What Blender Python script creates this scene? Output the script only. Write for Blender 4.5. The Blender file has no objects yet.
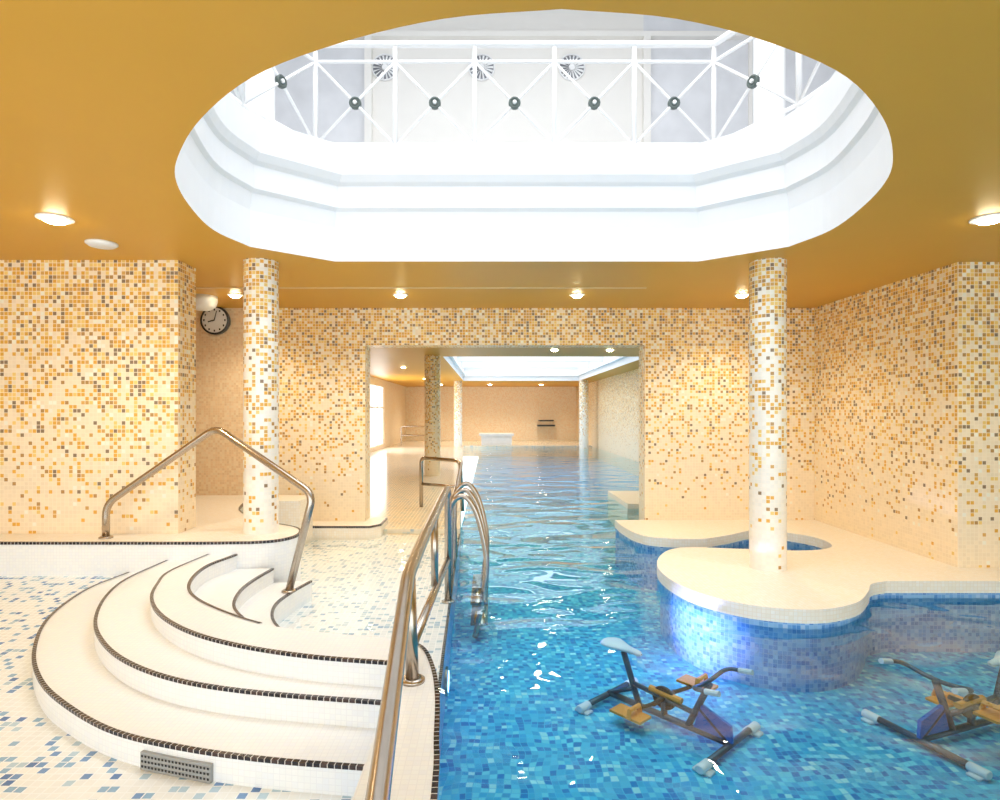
import bpy, bmesh, math, random
from mathutils import Vector, Matrix
random.seed(4)
D=bpy.data; S=bpy.context.scene; COL=S.collection
S.view_settings.view_transform='Standard'

# ------------------------------------------------------------ helpers
def lin(c):
    return tuple(((v/255)/12.92 if v/255<=0.04045 else ((v/255+0.055)/1.055)**2.4) for v in c)+(1,)
class NT:
    def __init__(s,name):
        s.m=D.materials.new(name); s.m.use_nodes=True; s.t=s.m.node_tree
        s.b=s.t.nodes['Principled BSDF']; s.out=s.t.nodes['Material Output']
    def n(s,typ,**k):
        x=s.t.nodes.new(typ)
        for a,v in k.items(): setattr(x,a,v)
        return x
    def l(s,a,b): s.t.links.new(a,b)
    def put(s,sock,v):
        if hasattr(v,'is_linked') or hasattr(v,'links'): s.l(v,sock)
        else: sock.default_value=v
    def math(s,op,a,b=0.0,clamp=False):
        x=s.n('ShaderNodeMath',operation=op,use_clamp=clamp); s.put(x.inputs[0],a); s.put(x.inputs[1],b); return x.outputs[0]
    def mix(s,f,a,b,blend='MIX'):
        x=s.n('ShaderNodeMix',data_type='RGBA',blend_type=blend)
        s.put(x.inputs[0],f); s.put(x.inputs[6],a); s.put(x.inputs[7],b); return x.outputs[2]
def plain(name,rgb,rough=0.5,metal=0.0,noise=0.04,scale=6,spec=0.5,bump=0.0):
    w=NT(name); tc=w.n('ShaderNodeTexCoord'); nz=w.n('ShaderNodeTexNoise'); nz.inputs['Scale'].default_value=scale
    w.l(tc.outputs['Object'],nz.inputs['Vector'])
    c=lin(rgb); d=tuple(max(0,v*(1-noise*3)) for v in c[:3])+(1,)
    w.l(w.mix(nz.outputs[0],d,tuple(min(1,v*(1+noise)) for v in c[:3])+(1,)),w.b.inputs['Base Color'])
    w.b.inputs['Roughness'].default_value=rough; w.b.inputs['Metallic'].default_value=metal
    w.b.inputs['Specular IOR Level'].default_value=spec
    if bump:
        b=w.n('ShaderNodeBump'); b.inputs['Distance'].default_value=bump; w.l(nz.outputs[0],b.inputs['Height']); w.l(b.outputs[0],w.b.inputs['Normal'])
    return w.m
def emis(name,rgb,s):
    w=NT(name); w.b.inputs['Base Color'].default_value=lin(rgb); w.b.inputs['Emission Color'].default_value=lin(rgb); w.b.inputs['Emission Strength'].default_value=s
    return w.m
def tiles(name,size,base,palette,p,grout,gw=0.1,rough=0.25,var=0.08,distort=0.0,spec=0.5):
    """palette [(pos,rgb)], p = float or (z0,p0,z1,p1,z2,p2) coverage against height"""
    w=NT(name); uv=w.n('ShaderNodeUVMap'); v=uv.outputs[0]
    if distort:
        nz=w.n('ShaderNodeTexNoise'); nz.inputs['Scale'].default_value=3.5; nz.inputs['Detail'].default_value=1.0; w.l(v,nz.inputs['Vector'])
        a=w.n('ShaderNodeVectorMath',operation='MULTIPLY_ADD'); w.l(nz.outputs['Color'],a.inputs[0]); a.inputs[1].default_value=(distort,)*3; w.l(v,a.inputs[2]); v=a.outputs[0]
    sc=w.n('ShaderNodeVectorMath',operation='SCALE'); w.l(v,sc.inputs[0]); sc.inputs['Scale'].default_value=1/size
    fl=w.n('ShaderNodeVectorMath',operation='FLOOR'); w.l(sc.outputs[0],fl.inputs[0])
    fr=w.n('ShaderNodeVectorMath',operation='FRACTION'); w.l(sc.outputs[0],fr.inputs[0])
    wn=w.n('ShaderNodeTexWhiteNoise',noise_dimensions='2D'); w.l(fl.outputs[0],wn.inputs['Vector'])
    s1=w.n('ShaderNodeSeparateColor'); w.l(wn.outputs['Color'],s1.inputs[0])
    rp=w.n('ShaderNodeValToRGB'); rp.color_ramp.interpolation='CONSTANT'
    e=rp.color_ramp.elements
    e[0].position=0; e[0].color=lin(palette[0][1]); e[1].position=palette[1][0]; e[1].color=lin(palette[1][1])
    for q in palette[2:]:
        x=e.new(q[0]); x.color=lin(q[1])
    w.l(s1.outputs[0],rp.inputs[0])
    if isinstance(p,tuple):
        s2=w.n('ShaderNodeSeparateXYZ'); w.l(fl.outputs[0],s2.inputs[0])
        z=w.math('MULTIPLY',s2.outputs[1],size)
        m1=w.n('ShaderNodeMapRange'); w.l(z,m1.inputs[0])
        for i,q in enumerate(p[0::2][:2]): m1.inputs[1+i].default_value=q
        m1.inputs[3].default_value=p[1]; m1.inputs[4].default_value=p[3]
        m2=w.n('ShaderNodeMapRange'); w.l(z,m2.inputs[0])
        m2.inputs[1].default_value=p[2]; m2.inputs[2].default_value=p[4]; m2.inputs[3].default_value=0; m2.inputs[4].default_value=p[5]-p[3]
        pv=w.math('ADD',m1.outputs[0],m2.outputs[0])
    else: pv=p
    sel=w.math('LESS_THAN',s1.outputs[1],pv)
    c=w.mix(sel,lin(base),rp.outputs[0])
    br=w.math('MULTIPLY_ADD',s1.outputs[2],var); br.node.inputs[2].default_value=1-var
    vm=w.n('ShaderNodeVectorMath',operation='SCALE'); w.l(c,vm.inputs[0]); w.l(br,vm.inputs['Scale'])
    s3=w.n('ShaderNodeSeparateXYZ'); w.l(fr.outputs[0],s3.inputs[0])
    g=w.math('LESS_THAN',w.math('MINIMUM',s3.outputs[0],s3.outputs[1]),gw)
    w.l(w.mix(g,vm.outputs[0],lin(grout)),w.b.inputs['Base Color'])
    w.l(w.math('MULTIPLY_ADD',g,0.4).node.outputs[0],w.b.inputs['Roughness'])
    w.b.inputs['Roughness'].links[0].from_node.inputs[2].default_value=rough
    w.b.inputs['Specular IOR Level'].default_value=spec
    return w.m

def boxuv(me):
    uvl=me.uv_layers.new(name='UVMap') if not me.uv_layers else me.uv_layers[0]
    for p in me.polygons:
        n=p.normal
        for li in p.loop_indices:
            c=me.vertices[me.loops[li].vertex_index].co
            if abs(n.z)>0.6: uv=(c.x,c.y)
            else:
                h=Vector((n.x,n.y)); 
                if h.length<1e-6: h=Vector((0,-1))
                h.normalize()
                if abs(h.x)>0.95: uv=(c.y,c.z)
                elif abs(h.y)>0.95: uv=(c.x,c.z)
                else: uv=(-c.x*h.y+c.y*h.x,c.z)
            uvl.data[li].uv=uv
def obj(name,verts,faces,mats,fm=None,parent=None,uvs=None,smooth=False,loc=None):
    me=D.meshes.new(name); me.from_pydata([tuple(v) for v in verts],[],faces)
    if not isinstance(mats,(list,tuple)): mats=[mats]
    for m in mats: me.materials.append(m)
    if fm:
        for p,i in zip(me.polygons,fm): p.material_index=i
    me.update(); boxuv(me)
    if uvs:
        uvl=me.uv_layers[0]
        for p in me.polygons:
            if uvs.get(p.index):
                for li,u in zip(p.loop_indices,uvs[p.index]): uvl.data[li].uv=u
    if smooth:
        for p in me.polygons: p.use_smooth=True
    o=D.objects.new(name,me); COL.objects.link(o)
    if parent: o.parent=parent
    if loc: o.location=loc
    return o
class B:
    """mesh accumulator"""
    def __init__(s): s.v=[]; s.f=[]; s.m=[]; s.uv={}
    def add(s,v,f,mi=0):
        o=len(s.v); s.v+=[Vector(x) for x in v]; s.f+=[tuple(i+o for i in q) for q in f]; s.m+=[mi]*len(f)
    def box(s,a,b,mi=0):
        x0,y0,z0=a; x1,y1,z1=b
        s.add([(x0,y0,z0),(x1,y0,z0),(x1,y1,z0),(x0,y1,z0),(x0,y0,z1),(x1,y0,z1),(x1,y1,z1),(x0,y1,z1)],
          [(3,2,1,0),(4,5,6,7),(0,1,5,4),(1,2,6,5),(2,3,7,6),(3,0,4,7)],mi)
    def lathe(s,prof,c=(0,0,0),n=24,mi=0,axis='z',cap=True,rot=None):
        v=[];f=[]
        for r,z in prof:
            for i in range(n):
                a=2*math.pi*i/n; p=Vector((r*math.cos(a),r*math.sin(a),z))
                if axis=='y': p=Vector((p.x,-p.z,p.y))
                if axis=='x': p=Vector((p.z,p.x,p.y))
                if rot: p=rot@p
                v.append(p+Vector(c))
        for j in range(len(prof)-1):
            for i in range(n):
                a=j*n+i;b=j*n+(i+1)%n; f.append((a,b,b+n,a+n))
        if cap: f.append(tuple(range(n))[::-1]); f.append(tuple(range((len(prof)-1)*n,len(prof)*n)))
        s.add(v,f,mi)
    def tube(s,pts,r,n=10,mi=0,closed=False):
        pts=[Vector(p) for p in pts]; N=len(pts); v=[];f=[]; up=None
        for i,p in enumerate(pts):
            if closed: t=pts[(i+1)%N]-pts[i-1]
            else: t=pts[min(i+1,N-1)]-pts[max(i-1,0)]
            t.normalize()
            if up is None:
                up=Vector((0,0,1)) if abs(t.z)<0.9 else Vector((1,0,0))
            x=up-t*up.dot(t); x.normalize(); y=t.cross(x); up=x
            for k in range(n):
                a=2*math.pi*k/n; v.append(p+x*r*math.cos(a)+y*r*math.sin(a))
        for j in range(N if closed else N-1):
            for k in range(n):
                a=j*n+k;b=j*n+(k+1)%n; c=((j+1)%N)*n+(k+1)%n; d=((j+1)%N)*n+k; f.append((a,b,c,d))
        if not closed: f.append(tuple(range(n))[::-1]); f.append(tuple(range((N-1)*n,N*n)))
        s.add(v,f,mi)
    def make(s,name,mats,parent=None,smooth=False,loc=None,flip=False):
        if smooth=='auto':
            o=obj(name,s.v,s.f,mats,s.m,parent,loc=loc)
            for p in o.data.polygons: p.use_smooth=len(p.vertices)==4
            return o
        return obj(name,s.v,s.f,mats,s.m,parent,smooth=smooth,loc=loc)
def bend(pts,r=0.08,k=6):
    pts=[Vector(p) for p in pts]; out=[pts[0]]
    for i in range(1,len(pts)-1):
        a,b,c=pts[i-1],pts[i],pts[i+1]
        d1=min(r,(a-b).length*0.45); d2=min(r,(c-b).length*0.45)
        p=b+(a-b).normalized()*d1; q=b+(c-b).normalized()*d2
        for j in range(k+1):
            t=j/k; out.append(p*(1-t)**2+b*2*t*(1-t)+q*t*t)
    out.append(pts[-1]); return out
def catmull(pts,k=8):
    pts=[Vector(p) for p in pts]; out=[]
    P=[pts[0]*2-pts[1]]+pts+[pts[-1]*2-pts[-2]]
    for i in range(1,len(P)-2):
        for j in range(k):
            t=j/k; a,b,c,d=P[i-1],P[i],P[i+1],P[i+2]
            out.append(0.5*((2*b)+(c-a)*t+(2*a-5*b+4*c-d)*t*t+(3*b-a-3*c+d)*t**3))
    out.append(pts[-1]); return out
def resample(pts,n):
    L=[0]
    for a,b in zip(pts,pts[1:]): L.append(L[-1]+(b-a).length)
    out=[];j=0
    for i in range(n):
        t=L[-1]*i/(n-1)
        while j<len(L)-2 and L[j+1]<t: j+=1
        s=(t-L[j])/max(1e-9,L[j+1]-L[j]); out.append(pts[j].lerp(pts[j+1],min(1,s)))
    return out
def prism(name,poly,z0,z1,top,side,nose=0.0,nosez=0.12,parent=None):
    """flat slab; with nose>0 the tile nosing overhangs the wall below"""
    poly=[Vector((p[0],p[1])) for p in poly]
    A=sum(a.x*b.y-b.x*a.y for a,b in zip(poly,poly[1:]+poly[:1]))
    if A<0: poly.reverse()
    n=len(poly); v=[];f=[];m=[];uv={}
    L=[0]
    for i in range(n): L.append(L[-1]+(poly[(i+1)%n]-poly[i]).length)
    def ring(z,ins):
        for i in range(n):
            a,b,c=poly[i-1],poly[i],poly[(i+1)%n]
            t=(c-a).normalized(); nn=Vector((-t.y,t.x)); q=b+nn*ins; v.append((q.x,q.y,z))
    rings=[(z1,0)]
    if nose: rings+=[(z1-nosez,0),(z1-nosez,nose)]
    rings+=[(z0,nose)]
    for z,i in rings: ring(z,i)
    f.append(tuple(range(n))); m.append(0)
    for r in range(len(rings)-1):
        for i in range(n):
            j=(i+1)%n
            f.append((r*n+i,(r+1)*n+i,(r+1)*n+j,r*n+j)); m.append(1 if (r==len(rings)-2) else 0)
            za,zb=rings[r][0],rings[r+1][0]
            if za==zb: zb=za-0.03
            uv[len(f)-1]=[(L[i],za),(L[i],zb),(L[i+1],zb),(L[i+1],za)]
    return obj(name,v,f,[top,side],m,parent,uvs=uv)
def ribbon(b,pts,w,th=0.003,side=1,drop=0.015):
    """edge tile line: flat band at edge plus lip down the front; appended in (verts,faces,uv)"""
    n=len(pts); o=len(b.v); L=0; w=min(w,0.016)
    for i,p in enumerate(pts):
        a=pts[max(0,i-1)]; c=pts[min(n-1,i+1)]; t=Vector((c.x-a.x,c.y-a.y,0)).normalized(); nn=Vector((-t.y,t.x,0))*side
        e=p+nn*-0.004+Vector((0,0,th))
        b.v+=[p+nn*w+Vector((0,0,th)),e,e-Vector((0,0,drop))]
    for i in range(n-1):
        L2=L+(pts[i+1]-pts[i]).length
        q=o+i*3
        for k in (0,1):
            b.f.append((q+k,q+k+1,q+k+4,q+k+3)); b.m.append(0)
            va,vb=(0.006,0.028)
            b.uv[len(b.f)-1]=[(L,va),(L,vb),(L2,vb),(L2,va)]
        L=L2
def fillmesh(name,loops,z,mat,down=False):
    bm=bmesh.new(); ed=[]
    for lp in loops:
        vs=[bm.verts.new((p[0],p[1],z)) for p in lp]
        for i in range(len(vs)): ed.append(bm.edges.new((vs[i],vs[(i+1)%len(vs)])))
    bmesh.ops.triangle_fill(bm,use_beauty=True,edges=ed)
    for f in bm.faces:
        f.normal_update()
        if (f.normal.z>0)==down: f.normal_flip()
    me=D.meshes.new(name); bm.to_mesh(me); bm.free(); me.materials.append(mat); me.update(); boxuv(me)
    o=D.objects.new(name,me); COL.objects.link(o); return o
def empty(name,loc=(0,0,0),rz=0):
    e=D.objects.new(name,None); e.location=loc; e.rotation_euler=(0,0,rz); e.empty_display_size=0.2; COL.objects.link(e); return e

# ------------------------------------------------------------ materials
GOLD=[(0,(238,180,66)),(0.30,(250,214,124)),(0.56,(192,146,80)),(0.68,(224,174,92)),(0.80,(255,248,228)),(0.91,(148,124,94))]
M_wall=tiles('mosaic_gold_gradient',0.036,(255,235,202),GOLD,(0.2,0.03,1.4,0.50,2.8,0.90),(255,238,210),0.14,0.35)
M_col=tiles('mosaic_column',0.034,(255,249,238),GOLD,(0.35,0.03,1.6,0.46,2.8,0.88),(255,246,232),0.14,0.3)
M_tan=tiles('mosaic_tan',0.03,(248,218,176),[(0,(242,210,166)),(0.5,(250,226,190))],0.7,(246,222,188),0.12,0.3)
M_tanfar=tiles('mosaic_tan_far',0.05,(254,238,212),[(0,(250,226,192)),(0.5,(255,242,218))],0.7,(250,234,210),0.12,0.3)
M_cream=tiles('mosaic_cream_ledge',0.03,(255,248,236),[(0,(253,245,230)),(0.5,(255,250,241))],0.6,(247,235,217),0.13,0.3,0.04)
M_white=tiles('mosaic_white_steps',0.026,(252,255,255),[(0,(249,252,255)),(0.5,(253,255,255))],0.6,(243,245,247),0.12,0.3,0.03)
M_shal=tiles('mosaic_scatter_blue',0.042,(249,254,255),[(0,(150,190,224)),(0.35,(118,160,212)),(0.6,(190,218,236)),(0.85,(92,132,190))],0.26,(243,249,252),0.14,0.25,0.05,0.02)
M_corr=tiles('mosaic_scatter_pale',0.046,(254,254,252),[(0,(206,222,228)),(0.5,(178,206,224)),(0.8,(150,184,212))],0.26,(248,246,242),0.14,0.2,0.05,0.015)
M_fard=tiles('mosaic_far_deck',0.05,(236,224,202),[(0,(208,212,204)),(0.5,(194,206,208)),(0.8,(176,194,206))],0.2,(226,214,194),0.14,0.15,0.05,0.015)
BLUE=[(0,(44,170,224)),(0.22,(74,198,236)),(0.42,(22,134,206)),(0.60,(104,218,242)),(0.78,(50,182,228)),(0.94,(166,236,246))]
M_pool=tiles('mosaic_blue_pool',0.040,(30,130,196),BLUE,1.0,(90,194,230),0.10,0.3,0.12,0.11)
M_poolw=tiles('mosaic_blue_wall',0.032,(90,140,200),[(0,(124,180,234)),(0.4,(156,202,242)),(0.7,(92,154,222)),(0.9,(186,216,248))],1.0,(164,204,242),0.12,0.3,0.1,0.02)
M_black=tiles('mosaic_black_line',0.03,(34,34,44),[(0,(30,28,36)),(0.5,(70,56,54))],0.6,(215,210,205),0.12,0.25)
M_ceil=plain('ochre_ceiling_paint',(220,164,52),0.42,0,0.02,1.5)
M_wp=plain('white_plaster',(246,247,249),0.6,0,0.01)
M_wwarm=plain('warm_white_wall',(252,249,243),0.6,0,0.01)
M_metalw=plain('white_painted_metal',(254,254,254),0.35,0,0.01)
M_grey=plain('grey_stone_panel',(244,245,248),0.25,0,0.06,3)
M_steel=plain('brushed_steel',(190,178,164),0.24,1.0,0.05,30)
M_dark=plain('dark_steel',(70,74,78),0.35,0.7)
M_fin=plain('grey_vane',(150,152,158),0.5)
M_med=plain('verdigris_medallion',(96,108,104),0.4,0.1)
M_frame=plain('marine_steel_frame',(70,96,112),0.35,0.4)
M_bk=plain('black_rubber',(22,24,26),0.5)
M_or=plain('orange_plastic',(255,164,66),0.4)
M_pw=plain('white_plastic',(240,243,246),0.4)
M_bf=plain('blue_plastic_fin',(30,120,205),0.6,spec=0.2)
M_bl=emis('lamp_warm',(255,236,190),55)
M_blblue=emis('lamp_blue',(170,190,255),6)
M_glasswin=emis('daylight_window_pane',(245,250,255),1.6)

def water(name,tint,bump_d,scale,detail=2.0):
    w=NT(name); w.t.nodes.remove(w.b)
    tc=w.n('ShaderNodeTexCoord'); mp=w.n('ShaderNodeMapping'); mp.inputs['Scale'].default_value=(0.75,1.15,1)
    w.l(tc.outputs['Object'],mp.inputs[0])
    n1=w.n('ShaderNodeTexNoise'); n1.inputs['Scale'].default_value=scale; n1.inputs['Detail'].default_value=detail; n1.inputs['Roughness'].default_value=0.35; n1.inputs['Distortion'].default_value=0.7
    w.l(mp.outputs[0],n1.inputs['Vector'])
    b=w.n('ShaderNodeBump'); b.inputs['Distance'].default_value=bump_d; b.inputs['Strength'].default_value=1.0; w.l(n1.outputs[0],b.inputs['Height'])
    fr=w.n('ShaderNodeFresnel'); fr.inputs['IOR'].default_value=1.33; w.l(b.outputs[0],fr.inputs['Normal'])
    tr=w.n('ShaderNodeBsdfTransparent'); tr.inputs[0].default_value=tint
    gl=w.n('ShaderNodeBsdfGlossy'); gl.inputs['Roughness'].default_value=0.02; gl.inputs[0].default_value=(1,1,1,1); w.l(b.outputs[0],gl.inputs['Normal'])
    mx=w.n('ShaderNodeMixShader'); w.l(fr.outputs[0],mx.inputs[0]); w.l(tr.outputs[0],mx.inputs[1]); w.l(gl.outputs[0],mx.inputs[2])
    w.l(mx.outputs[0],w.out.inputs['Surface']); return w.m
M_water=water('pool_water',(0.80,0.96,1.0,1),0.065,1.7,1.6)
M_water2=water('shallow_water',(0.98,1.0,1.0,1),0.012,2.0)

# ------------------------------------------------------------ room shell
CH=2.8; WZ=-0.10; PF=-0.55
# back wall with opening
b=B()
b.box((-2.9,7.79,-0.6),(-1.62,8.1,CH)); b.box((2.01,7.79,-0.6),(4.4,8.1,CH)); b.box((-1.62,7.79,2.32),(2.01,8.1,CH))
b.make('wall_back',M_wall)
b=B(); b.box((-7,7.79,-0.6),(-2.9,8.1,CH)); b.make('wall_recess',M_tan)
b=B(); b.box((-7,5.33,0.37),(-2.77,5.65,CH)); b.make('wall_left',M_wall)
b=B(); b.box((4.21,5.4,-0.6),(4.5,7.79,CH)); b.box((4.5,5.4,-0.6),(6.6,5.7,CH)); b.make('wall_right',M_wall)
b=B(); b.box((6.6,-2.5,-0.6),(6.8,5.7,CH)); b.make('wall_side_right',M_wall)
b=B(); b.box((-7.2,-2.5,-0.6),(-7,8.1,CH)); b.make('wall_side_left',M_wall)
# ceiling with rosette opening
cx=0.24
half=[(2.2,4.9),(2.29,4.45),(2.2,3.9),(2.05,3.45),(1.84,3.1),(1.56,2.75),(1.2,2.42),(0.8,2.2),(0.4,2.06),(0,2.01)]
hs=catmull([Vector((x,y,0)) for x,y in half],5)
right=[(cx+1.63,5.38)]+[(cx+p.x,p.y) for p in hs]
left=[(2*cx-x,y) for x,y in right[:-1]][::-1]
hole=right+left          # clockwise from far right
fillmesh('ceiling',[[(-7,-2.5),(6.8,-2.5),(6.8,7.79),(-7,7.79)],hole],CH,M_ceil,down=True)
hc=Vector((cx,3.75))
def inset(d):
    out=[]
    for x,y in hole:
        v=Vector((x,y))-hc; out.append(hc+v*(1-d/v.length))
    return out
prof=[(0,CH),(0,3.10),(0.02,3.24),(0.05,3.27),(0.05,3.46),(0.08,3.49),(0.11,3.55),(0.11,3.81)]
v=[];f=[]; N=len(hole)
for d,z in prof:
    for q in inset(d): v.append((q.x,q.y,z))
for r in range(len(prof)-1):
    for i in range(N):
        j=(i+1)%N; f.append((r*N+i,r*N+j,(r+1)*N+j,(r+1)*N+i))
obj('trim_skylight_cornice',v,f,M_wp)
fillmesh('floor_upper',[[(-7,-0.5),(7,-0.5),(7,8.6),(-7,8.6)],[(q.x,q.y) for q in inset(0.11)]],3.81,M_wp)
# upper gallery room
UC=7.3
b=B()
b.box((-7,8.6,3.81),(-1.7,8.8,UC),1); b.box((-1.7,8.6,3.81),(2.2,8.8,UC),0); b.box((2.2,8.6,3.81),(7,8.8,UC),1)
b.box((-7,8.5,6.78),(7,8.6,6.85),0)
b.box((-1.78,8.5,3.81),(-1.68,8.6,6.78),0); b.box((2.18,8.5,3.81),(2.28,8.6,6.78),0)
for x in (-4.6,-3.2,3.7,5.1): b.box((x,8.57,3.81),(x+.05,8.6,6.78),0)
b.make('wall_upper_back',[M_wwarm,M_grey])
b=B(); b.box((-7.2,-0.5,3.81),(-7,8.8,UC)); b.make('wall_upper_left',M_wp)
b=B(); b.box((7,-0.5,3.81),(7.2,8.8,UC)); b.make('wall_upper_right',M_wp)
b=B(); b.box((-7.2,-0.5,UC),(7.2,8.8,UC+.1)); b.make('ceiling_upper',M_wp)
b=B(); b.box((-7.2,-0.7,3.81),(7.2,-0.5,UC)); b.make('wall_upper_front',M_wp)
for X in (-2.42,2.93):
    b=B(); b.lathe([(0.2,3.81),(0.2,3.95),(0.155,4.0),(0.155,7.1),(0.22,7.2),(0.22,UC)],(X,6.3,0),28); b.make('gallery_column',M_metalw,smooth='auto')
# round swirl diffusers on gallery wall
for X,Z in ((-1.50,6.38),(-0.12,6.38),(1.17,6.38)):
    b=B(); b.lathe([(0.19,0),(0.19,0.03),(0.175,0.03),(0.175,0.008)],(X,8.598,Z),28,0,'y',cap=False)
    b.lathe([(0.175,0.006),(0.05,0.008)],(X,8.598,Z),28,1,'y',cap=False)
    b.lathe([(0.045,0.0),(0.045,0.03)],(X,8.598,Z),16,0,'y')
    for k in range(18):
        a=k*math.pi/9; R=Matrix.Rotation(a,3,'Y')
        vs=[R@Vector(p)+Vector((X,8.583,Z)) for p in ((0.05,0,-0.006),(0.17,0,-0.014),(0.17,-0.012,0.014),(0.05,-0.012,0.006))]
        b.add(vs,[(0,1,2,3)],0)
    b.make('swirl_air_diffuser',[M_metalw,M_fin])

# gallery railing
b=B()
rp=[(-2.0,3.3),(-2.14,4.02),(-1.98,4.78),(-1.6,5.5)]+[(-1.6+0.73*i,5.5) for i in range(1,6)]+[(2.46,4.78),(2.62,4.02),(2.48,3.3)]
for x,y in rp: b.box((x-0.018,y-0.018,3.81),(x+0.018,y+0.018,4.82))
for z,r in ((4.82,0.032),(4.66,0.016),(3.9,0.018)): b.tube([(x,y,z) for x,y in rp],r,8)
for (x0,y0),(x1,y1) in zip(rp,rp[1:]):
    b.tube([(x0,y0,3.9),(x1,y1,4.66)],0.013,6); b.tube([(x0,y0,4.66),(x1,y1,3.9)],0.013,6)
    d=Vector((x1-x0,y1-y0,0)).normalized(); nn=Vector((d.y,-d.x,0)); c=Vector(((x0+x1)/2,(y0+y1)/2,4.28))
    R=nn.to_track_quat('Z','Y').to_matrix()
    b.lathe([(0.055,-0.015),(0.055,0.015),(0.04,0.022),(0.038,0.012)],c,18,1,rot=R)
    b.lathe([(0.018,0.0),(0.018,0.03),(0.008,0.036)],c,12,0,rot=R)
b.make('gallery_railing',[M_metalw,M_med],smooth='auto')

# columns
def column(X,Y,z0,z1,r,name='mosaic_column',mat=None,n=32):
    v=[];f=[];uv={}
    for i in range(n):
        a=2*math.pi*i/n
        v+= [(X+r*math.cos(a),Y+r*math.sin(a),z0),(X+r*math.cos(a),Y+r*math.sin(a),z1)]
    for i in range(n):
        j=(i+1)%n; f.append((2*i,2*j,2*j+1,2*i+1)); u0=2*math.pi*r*i/n; u1=2*math.pi*r*(i+1)/n
        uv[i]=[(u0,z0),(u1,z0),(u1,z1),(u0,z1)]
    o=obj(name,v,f,mat or M_col,uvs=uv,smooth=True)
column(-2.06,5.4,0.37,CH,0.15); column(2.5,5.4,0.05,CH,0.155)

# ------------------------------------------------------------ left platform, steps
plat=[(-7,4.98),(-2.39,4.97)]+[(p.x,p.y) for p in catmull([Vector(q+(0,)) for q in [(-2.0,4.99),(-1.82,5.05),(-1.71,5.2),(-1.71,5.42),(-1.85,5.66),(-2.3,6.0),(-2.75,6.6),(-2.95,7.3),(-3.0,7.79)]],4)]+[(-7,7.79)]
prism('raised_platform',plat,-0.5,0.37,M_cream,M_white,0.0)
bl=B(); bl.uv={}
pe=[Vector((x,y,0.37)) for x,y in plat[:-1]]
ribbon(bl,pe,0.03,drop=.022)
def C(pts): return [Vector(p) for p in pts]
L3=catmull(C([(-2.34,4.98,.27),(-2.38,4.45,.27),(-2.29,4.12,.27),(-2.15,3.80,.27),(-1.92,3.49,.27),(-1.61,3.22,.27),(-1.26,3.03,.27),(-.87,2.90,.27),(-.44,2.82,.27)]),8)
L2=catmull(C([(-2.68,4.98,.22),(-2.73,4.52,.20),(-2.65,4.15,.19),(-2.48,3.77,.175),(-2.265,3.46,.165),(-1.95,3.16,.155),(-1.56,2.93,.15),(-1.115,2.79,.15),(-.44,2.68,.15)]),8)
L1=catmull(C([(-3.0,4.98,.12),(-3.05,4.52,.11),(-2.92,3.96,.09),(-2.65,3.48,.07),(-2.38,3.16,.05),(-2.09,2.92,.04),(-1.70,2.68,.03),(-1.31,2.54,.03),(-.90,2.45,.03),(-.44,2.39,.03)]),8)
LI=catmull(C([(-2.10,4.98,.27),(-2.17,4.6,.27),(-2.08,4.17,.27),(-1.88,3.83,.27),(-1.5,3.5,.27),(-1.15,3.29,.27),(-.80,3.19,.27),(-.44,3.11,.27)]),8)
n=70
def rs(L): return resample(L,n)
L1,L2,L3,LI=map(rs,(L1,L2,L3,LI))
def strip(b,A,Bp,mi=0):
    v=[];f=[]
    for a,c in zip(A,Bp): v+=[a,c]
    for i in range(len(A)-1): f.append((2*i,2*i+1,2*i+3,2*i+2))
    b.add(v,f,mi)
def at(L,zf): return [Vector((p.x,p.y,zf(p) if callable(zf) else zf)) for p in L]
def zi(y,a,c): # y 3->5
    t=min(1,max(0,(y-3)/2)); return a+(c-a)*t
fl1=at(L1,lambda p:zi(p.y,-.09,.09))
tr1=at(L2,lambda p:zi(p.y,.03,.12)); tr2=at(L3,lambda p:zi(p.y,.15,.21))
b=B()
strip(b,fl1,L1); strip(b,L1,tr1); strip(b,tr1,L2); strip(b,L2,tr2); strip(b,tr2,L3); strip(b,L3,LI); strip(b,LI,at(LI,-0.2))
IA=resample(catmull(C([(-1.80,4.99,.15),(-1.83,4.6,.15),(-1.80,4.3,.15),(-1.70,4.0,.15),(-1.52,3.75,.15),(-1.32,3.55,.15)]),6),40)
IB=resample(catmull(C([(-1.50,5.05,.03),(-1.56,4.75,.03),(-1.58,4.45,.03),(-1.50,4.15,.03),(-1.35,3.9,.03),(-1.15,3.65,.03)]),6),40)
LIx=resample([p for p in LI if p.x<-1.25],40)
strip(b,at(LIx,.15),IA); strip(b,IA,at(IA,.03)); strip(b,at(IA,.03),IB); strip(b,IB,at(IB,-.2))
b.make('curved_pool_steps',M_white)
for L in (L1,L2,L3): ribbon(bl,L,0.032,side=1)
for L in (LIx,IA,IB): ribbon(bl,L[::-1],0.032,side=1)
# shallow pool floor
outer=resample(C([(-7,4.98,.09),(-7,3,-.09),(-7,-1,-.12),(-3,-1,-.12),(-.40,-1,-.12)]),n)
b=B(); strip(b,fl1,outer); b.make('floor_shallow_pool',M_shal)
# pool divider wall
dv=catmull(C([(-.13,-1,0),(-.16,1.6,0),(-.19,2.2,0),(-.22,2.55,0),(-.27,2.82,0),(-.34,3.02,0),(-.45,3.11,0)]),5)
prism('pool_divider_wall',[(-.42,-1)]+[(p.x,p.y) for p in dv]+[(-.46,2.8),(-.42,2.6)],-.55,.27,M_white,M_poolw,0.0)
ribbon(bl,[Vector((p.x,p.y,.27)) for p in dv],0.03,side=1)
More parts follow.
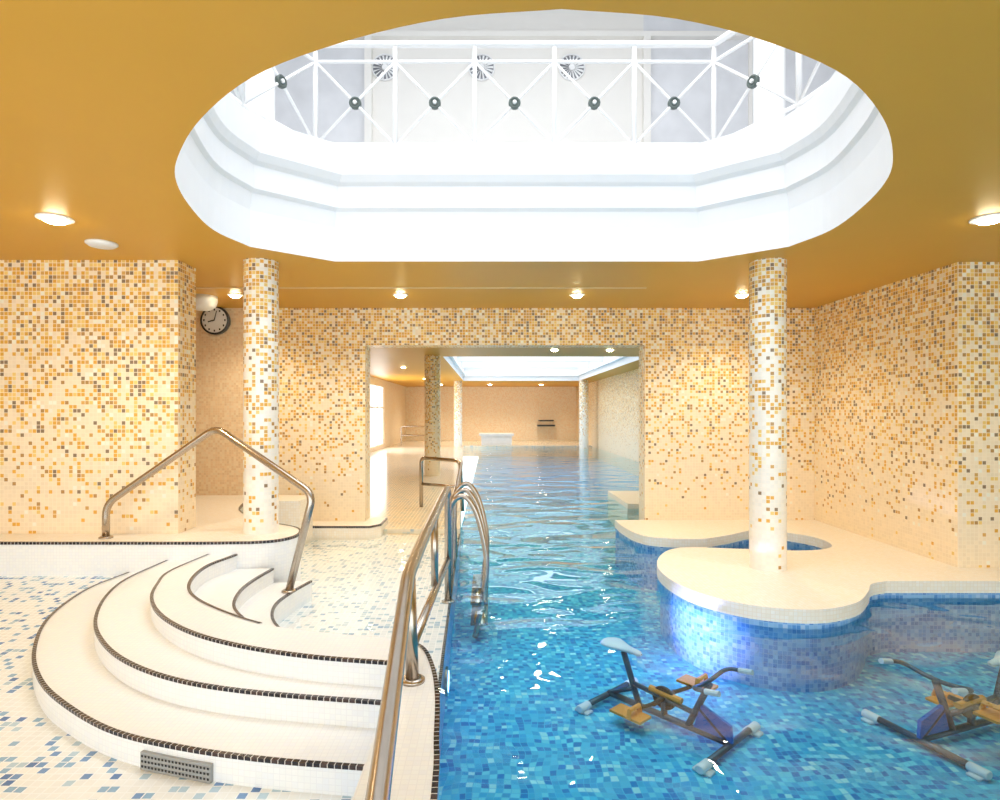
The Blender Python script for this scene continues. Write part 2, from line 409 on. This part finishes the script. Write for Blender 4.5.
# corridor and far deck
edge=[(-.27,2.9),(-.306,4.08),(-.355,6.08),(-.39,7.79)]
prism('floor_corridor',[(-3.0,2.9),(-3.0,7.79)]+edge[::-1],-.55,-.14,M_corr,M_poolw)
prism('floor_far_deck',[(-4.5,8.1),(-4.5,32),(4.6,32),(4.6,27),(-1.2,27),(-1.08,24),(-.39,7.79),(-1.62,7.79),(-1.62,8.1)],-.55,-.07,M_fard,M_fard)
ribbon(bl,[Vector((x,y,-.138)) for x,y in edge],0.05,side=1)
prism('ledge_back_left',[(-2.9,7.45),(-1.5,7.45),(-1.38,7.6),(-1.38,8.1),(-2.9,8.1)],-.2,.03,M_cream,M_cream)
ribbon(bl,[Vector(q) for q in ((-2.9,7.45,.03),(-1.5,7.45,.03),(-1.38,7.6,.03),(-1.38,8.05,.03))],0.03,side=1,drop=.025)
b=B(); b.box((-2.62,6.95,-.14),(-2.2,7.45,.42)); b.make('tiled_bench',M_cream)
obj('trim_black_tile_line',bl.v,bl.f,M_black,uvs=bl.uv)

# pool floor + water
b=B(); b.box((-.5,-2.5,PF-.1),(6.7,28,PF)); b.make('floor_pool',M_pool)
b=B()
b.add([(-.3,-2.5,WZ),(6.6,-2.5,WZ),(6.6,3.05,WZ),(-.29,3.05,WZ),(-.306,4.08,WZ),(-.355,6.08,WZ),(-.39,7.79,WZ),(-1.2,27,WZ),(4.6,27,WZ),(4.6,7.79,WZ),(6.6,7.79,WZ)],[(0,1,2,3),(3,2,10,9,6,5,4),(6,9,8,7)]); b.make('pool_water',M_water)
b=B(); b.add([(-.29,3.05,WZ),(-.306,4.08,WZ),(-.355,6.08,WZ),(-.39,7.79,WZ),(-2.9,7.79,WZ),(-2.9,6.5,WZ),(-1.9,3.05,WZ)],[(0,1,2,3,4,5,6)]); b.make('corridor_water',M_water2)

# right ledge + peninsula
cv=[(1.62,7.7),(1.62,7.4),(1.68,6.95),(1.84,6.70),(2.3,6.62),(2.7,6.82),(3.08,7.08),(3.42,7.0),(3.64,6.65),(3.56,6.25),(3.2,6.07),(2.6,6.14),(1.98,6.2),(1.66,5.85),(1.50,5.3),(1.58,4.72),(1.88,4.36),(2.3,4.25),(2.68,4.40),(2.95,4.68),(3.1,4.88),(3.28,4.97)]
cs=[(p.x,p.y) for p in catmull([Vector(q+(0,)) for q in cv],5)]
prism('tiled_ledge_right',[(1.62,7.79)]+cs+[(6.6,4.97),(6.6,5.4),(4.21,5.4),(4.21,7.79)],PF,.05,M_cream,M_poolw,0.03,0.10)

# ------------------------------------------------------------ far hall
b=B(); b.box((-4.7,8.1,-.6),(-4.5,22,CH)); b.box((-4.7,25.5,-.6),(-4.5,32,CH)); b.box((-4.7,22,-.6),(-4.5,25.5,.1)); b.box((-4.7,22,2.5),(-4.5,25.5,CH)); b.make('wall_far_left',M_tanfar)
b=B(); b.box((-4.68,22,.1),(-4.64,25.5,2.5),0)
for y in (22,23.1,24.3,25.45): b.box((-4.62,y,.1),(-4.54,y+.06,2.5),1)
b.box((-4.62,22,1.6),(-4.54,25.5,1.66),1)
b.make('window_1',[M_glasswin,M_metalw])
b=B(); b.box((4.6,8.1,-.6),(4.8,32,CH)); b.make('wall_far_right',M_wall)
b=B(); b.box((-4.7,32,-.6),(4.8,32.2,CH)); b.make('wall_far_end',M_tanfar)
hx0,hx1,hy0,hy1=-1.15,3.85,14.6,26
fillmesh('ceiling_far',[[(-4.7,8.1),(4.8,8.1),(4.8,32.2),(-4.7,32.2)],[(hx0,hy0),(hx1,hy0),(hx1,hy1),(hx0,hy1)]],CH,M_ceil,down=True)
b=B()
for k,(d,z0,z1) in enumerate(((0.0,CH+.006,3.0),(0.10,3.0,3.08),(.04,3.08,3.45),(.16,3.45,3.55),(.04,3.55,5.4))):
    x0,x1,y0,y1=hx0+d,hx1-d,hy0+d,hy1-d
    b.box((hx0-.4,y1,z0),(hx1+.4,hy1+.4,z1)); b.box((hx0-.4,hy0-.4,z0),(hx1+.4,y0,z1)); b.box((hx0-.4,y0,z0),(x0,y1,z1)); b.box((x1,y0,z0),(hx1+.4,y1,z1))
b.box((hx0-.4,hy0-.4,5.4),(hx1+.4,hy1+.4,5.5))
for y in (17.4,20.2,23.0): b.box((hx0,y,3.15),(hx1,y+.14,3.4))
b.make('trim_far_skylight',M_wp)
column(-1.38,14.4,-.07,CH,.19,mat=M_wall); column(-1.4,26.2,-.07,CH,.18); column(4.0,25.6,-.55,CH,.2)
b=B(); b.box((2.2,9.6,-.55),(4.6,11.2,-.02)); b.make('tiled_ledge_far',M_cream)
b=B(); b.box((-.4,27.6,-.07),(1.0,28.8,.35)); b.box((-.5,27.5,.35),(1.1,28.9,.45)); b.make('spa_basin',M_pw)
b=B(); b.tube(bend([(2.6,31.9,1.0),(2.6,31.2,1.0),(3.3,31.2,1.0),(3.3,31.9,1.0)],.1),.04); b.box((2.5,31.3,.7),(3.4,32,.78)); b.make('wall_shelf',M_dark)

# ------------------------------------------------------------ rails
R=0.03
def flange(b,x,y,z): b.lathe([(.055,0),(.055,.012),(.04,.02)],(x,y,z),18)
b=B(); b.tube(bend([(-3.29,5.14,.37),(-3.29,5.14,.66),(-2.32,5.08,1.32),(-1.40,4.75,.80),(-1.59,4.74,.03)],.10),R,14); flange(b,-3.29,5.14,.37); flange(b,-1.59,4.74,.03); b.make('stair_handrail',M_steel,smooth='auto')
b=B()
b.tube(bend([(-.22,.75,.27),(-.22,.85,.42),(-.27,1.44,.52),(-.36,2.63,.73),(-.365,3.4,.76),(-.36,4.6,.80),(-.35,4.98,.82),(-.35,5.02,-.14)],.09),R,16)
b.tube([(-.34,2.63,.27),(-.355,2.63,.72)],R*.95,14); flange(b,-.34,2.63,.27); flange(b,-.35,5.02,-.14)
b.tube([(-.345,2.63,.42),(-.35,5.0,.22)],R*.8,12)
b.tube([(-.36,3.9,.78),(-.36,3.9,.32)],R*.8,12)
b.make('pool_edge_handrail',M_steel,smooth='auto')
b=B()
b.tube(bend([(-1.1,9.6,-.07),(-1.1,9.6,.72),(-.46,9.2,.70),(-.42,9.2,-.07)],.09),R,12); b.tube([(-1.1,9.6,.3),(-.44,9.2,.3)],R*.8,10)
b.tube(bend([(-.44,9.2,.68),(-.40,6.6,.45),(-.38,6.6,-.14)],.08),R*.9,10)
b.make('far_handrail',M_steel,smooth='auto')
b=B()
for y,h in ((5.2,0),(5.6,.0),(6.1,0)):
    b.tube(catmull(C([(-.37,y,-.14),(-.36,y,.4),(-.34,y,.64),(-.23,y,.72),(-.13,y,.60),(-.06,y,.36),(-.03,y,.1),(-.07,y,-.2),(-.13,y,-.5)]),6),.024,10)
for z in (-.2,-.38): b.box((-.17,5.2,z-.02),(-.02,6.1,z))
b.make('pool_ladder',M_steel,smooth='auto')
b=B()
b.tube(bend([(-4.0,27,-.07),(-4.0,27,.8),(-2.6,27,.8),(-2.6,27,-.07)],.1),.03); b.tube([(-4,27,.4),(-2.6,27,.4)],.03); b.make('deck_barrier',M_steel)

# step grille
b=B()
seg=[p for p in L1 if -1.52<p.x<-1.12]
t0=seg[0];t1=seg[-1]; a=Vector((t0.x,t0.y,0)); c=Vector((t1.x,t1.y,0)); d=(c-a).normalized(); nn=Vector((d.y,-d.x,0))
p=[a-nn*.002,c-nn*.002,c+nn*.018,a+nn*.018]
b.add([Vector((q.x,q.y,z)) for z in (-.088,-.012) for q in p],[(0,1,2,3)[::-1],(4,5,6,7),(0,1,5,4),(1,2,6,5),(2,3,7,6),(3,0,4,7)],0)
for k in range(20):
    for r in range(3):
        q=a+(c-a)*((k+.6)/20.2)+nn*.0195; z=-.072+r*.022
        e=d*.005
        b.add([(q.x-e.x,q.y-e.y,z-.005),(q.x+e.x,q.y+e.y,z-.005),(q.x+e.x,q.y+e.y,z+.005),(q.x-e.x,q.y-e.y,z+.005)],[(0,1,2,3)],1)
b.make('inlet_grille',[plain('grille_grey',(170,172,172),.4,.3),M_bk])

# ------------------------------------------------------------ ceiling fixtures
def downlight(x,y,r=.065,power=18,warm=(1,.88,.68),size=.05):
    b=B(); b.lathe([(r*1.35,CH),(r*1.35,CH-.008),(r,CH-.012),(r*.95,CH-.001)],(x,y,0),24,0,cap=False)
    b.lathe([(r*.93,CH-.008),(r*.8,CH-.026),(r*.45,CH-.036),(.002,CH-.04)],(x,y,0),20,1,cap=False)
    o=b.make('recessed_downlight',[M_metalw,M_bl])
    l=D.lights.new('downlight_lamp','SPOT'); l.energy=power; l.color=warm; l.spot_size=math.radians(140); l.spot_blend=.9; l.shadow_soft_size=size
    lo=D.objects.new('downlight_lamp',l); lo.location=(x,y,CH-.07); COL.objects.link(lo); lo.parent=o
for x,y in ((-3.03,4.18),(3.48,4.18)): downlight(x,y,.085,60)
for x,y in ((-1.03,6.9),(1.0,6.9),(-2.93,6.9),(2.9,6.9)): downlight(x,y,.065,75)
for x,y in ((-1.1,9.3),(.3,9.6),(1.0,10.4),(-2.4,12),(1.4,13),(2.6,13),(-2.6,18),(-2.6,24)): downlight(x,y,.08,90)
for x,y in ((-2.4,29.3),(0,29.3),(2.5,29.3)): downlight(x,y,.1,200)
b=B(); b.lathe([(.115,CH),(.115,CH-.012),(.09,CH-.03),(.03,CH-.034)],(-3.1,4.79,0),28); b.make('smoke_detector',M_pw,smooth='auto')
b=B(); b.box((-3.4,6.5,CH-.006),(1.7,6.53,CH)); b.make('trim_ceiling_slot',plain('slot_metal',(236,210,160),.4))
# clock
b=B(); c0=(-3.54,7.74,2.63)
b.lathe([(.175,-.05),(.185,0),(.185,.03),(.165,.04),(.16,.03)],c0,32,0,'y'); b.lathe([(.16,.031),(.001,.032)],c0,32,1,'y',cap=False)
for k in range(12):
    a=k*math.pi/6; x=c0[0]+.135*math.sin(a); z=c0[2]+.135*math.cos(a); b.box((x-.008,c0[1]-.036,z-.012),(x+.008,c0[1]-.032,z+.012),2)
b.tube([(c0[0],c0[1]-.038,c0[2]),(c0[0]+.03,c0[1]-.038,c0[2]+.12)],.006,4,2); b.tube([(c0[0],c0[1]-.038,c0[2]),(c0[0]-.08,c0[1]-.038,c0[2]-.02)],.007,4,2)
b.make('wall_clock',[M_dark,M_pw,M_bk])
b=B(); b.lathe([(.16,CH),(.16,CH-.06),(.14,CH-.12),(.08,CH-.16),(.01,CH-.17)],(-3.35,7.0,0),28); b.make('ceiling_dome_lamp',M_pw,smooth='auto')  # white dome lamp on the recess ceiling, modelled unlit

# spot lamp added out of sight on the pool's left wall for the peninsula glow
def added_poollamp(x,y,z,tgt,e,col,cone=40):
    dd=(Vector(tgt)-Vector((x,y,z))).normalized(); Rm=Vector((1,0,0)).to_track_quat('Z','Y').to_matrix()
    b=B(); b.lathe([(.09,0),(.09,.015),(.07,.02)],(x,y,z),20,0,rot=Rm); b.lathe([(.068,.021),(.005,.024)],(x,y,z),20,1,rot=Rm,cap=False)
    o=b.make('added_underwater_lamp',[M_steel,M_blblue])
    l=D.lights.new('lamp','SPOT'); l.energy=e; l.color=col; l.shadow_soft_size=.03; l.spot_size=math.radians(cone); l.spot_blend=1
    lo=D.objects.new('lamp',l); lo.location=Vector((x+.05,y,z)); lo.rotation_euler=dd.to_track_quat('-Z','Y').to_euler(); COL.objects.link(lo); lo.parent=o
added_poollamp(-.29,3.9,-.30,(1.62,4.72,-.25),620,(.48,.46,1),25)

# ------------------------------------------------------------ aqua bikes
def bike(loc,rz,sc=1.0):
    e=empty('underwater_exercise_bike',loc,rz); e.scale=(sc,sc,sc*.86)
    b=B(); b.tube([(-.42,0,.05),(.42,0,.05)],.022,10); b.tube([(-.42,-.24,.04),(-.42,.24,.04)],.020,10); b.tube([(.42,-.26,.04),(.42,.26,.04)],.020,10)
    b.tube(bend([(-.18,0,.05),(-.30,0,.41)],.02),.02,10); b.tube([(.16,0,.05),(.30,0,.40)],.02,10)
    b.tube([(-.23,0,.20),(.2,0,.16)],.017,10); b.tube([(0,0,.05),(.0,0,.17)],.02,10)
    b.tube([(-.22,0,.16),(-.40,0,.06)],.014,8); b.tube([(.22,0,.22),(.41,0,.06)],.014,8)
    b.make('frame',M_frame,e,smooth='auto')
    b=B()
    for x,y in ((-.42,-.26),(-.42,.26),(.42,-.29),(.42,.29)):
        b.lathe([(.022,-.05),(.028,-.045),(.028,.045),(.022,.05)],(x,y,.035),14,0,'y')
        b.box((x-.05,y-.03,.0),(x+.05,y+.03,.018))
    b.make('feet',M_pw,e,smooth='auto')
    v=[];f=[];sec=[(-.155,.03,.012),(-.145,.06,.016),(-.12,.082,.02),(-.08,.088,.02),(-.03,.07,.014),(.02,.045,.01),(.07,.028,.008),(.12,.022,.004),(.135,.012,.0)]
    for x,w,h in sec:
        for k in range(12):
            a=2*math.pi*k/12; v.append((x-.30,w*math.cos(a),.43+h+(.02 if w>.02 else .008)*math.sin(a)))
    ns=len(sec)
    for j in range(ns-1):
        for k in range(12): a=j*12+k;c=j*12+(k+1)%12; f.append((a,c,c+12,a+12))
    f.append(tuple(range(12))); f.append(tuple(range((ns-1)*12,ns*12))[::-1])
    obj('saddle',v,f,M_pw,parent=e,smooth=True)
    b=B(); b.tube(bend([(.42,-.2,.46),(.30,-.2,.44),(.28,-.06,.40),(.28,.06,.40),(.30,.2,.44),(.42,.2,.46)],.06),.014,10); b.make('handlebar',M_frame,e,smooth='auto')
    b=B()
    for s in (-1,1): b.tube([(.38,s*.2,.452),(.46,s*.2,.467)],.018,10)
    b.make('grips',M_pw,e)
    b=B(); b.lathe([(.016,-.12),(.016,.12)],(0,0,.18),12,0,'y'); b.lathe([(.07,-.012),(.08,-.008),(.08,.008),(.07,.012)],(0,0,.18),24,0,'y')
    b.tube([(0,.11,.18),(.11,.12,.26)],.013,8); b.tube([(0,-.11,.18),(-.11,-.12,.10)],.013,8); b.make('crank',M_bk,e,smooth='auto')
    b=B()
    for (x,y,z) in ((.11,.20,.26),(-.11,-.20,.10)):
        b.box((x-.11,y-.06,z-.012),(x+.11,y+.06,z+.004)); b.tube([(x+.03,y-.06,z),(x+.03,y-.05,z+.05),(x+.03,y+.05,z+.05),(x+.03,y+.06,z)],.016,6)
    b.tube([(-.10,0,.215),(.12,0,.205)],.022,8)
    b.make('pedals',M_or,e)
    b=B(); b.add([(.20,-.01,.06),(.44,-.01,.06),(.43,-.01,.17),(.25,-.01,.24),(.20,.01,.06),(.44,.01,.06),(.43,.01,.17),(.25,.01,.24)],[(0,1,2,3),(7,6,5,4),(0,4,5,1),(1,5,6,2),(2,6,7,3),(3,7,4,0)]); b.make('resistance_fin',M_bf,e)
bike((1.12,3.86,PF),math.radians(-48),1.04)
bike((3.0,3.74,PF),math.radians(200),1.08)

# ------------------------------------------------------------ lights
w=D.worlds.new('World'); S.world=w; w.use_nodes=True
w.node_tree.nodes['Background'].inputs[0].default_value=(.86,.94,1,1); w.node_tree.nodes['Background'].inputs[1].default_value=3.05
def area(name,loc,rot,sx,sy,e,col=(1,1,1)):
    l=D.lights.new(name,'AREA'); l.shape='RECTANGLE'; l.size=sx; l.size_y=sy; l.energy=e; l.color=col
    o=D.objects.new(name,l); o.location=loc; o.rotation_euler=rot; COL.objects.link(o)
area('gallery_added_light',(.24,3.4,7.25),(0,0,0),7,4.0,320,(.96,.98,1))  # unseen area light added in place of the skylight's daylight
area('far_skylight_light',(1.35,20.3,5.35),(0,0,0),4.2,10,340,(.97,.98,1))
area('window_daylight',(-4.4,23.8,1.3),(0,math.radians(-90),0),2.2,3.3,90)
cam=D.cameras.new('camera'); co=D.objects.new('camera',cam); COL.objects.link(co); S.camera=co
co.location=(0,0,1.45); co.rotation_euler=(math.pi/2,0,0); cam.sensor_width=36; cam.lens=21.6; cam.shift_x=.01; cam.shift_y=.012; cam.clip_start=.05
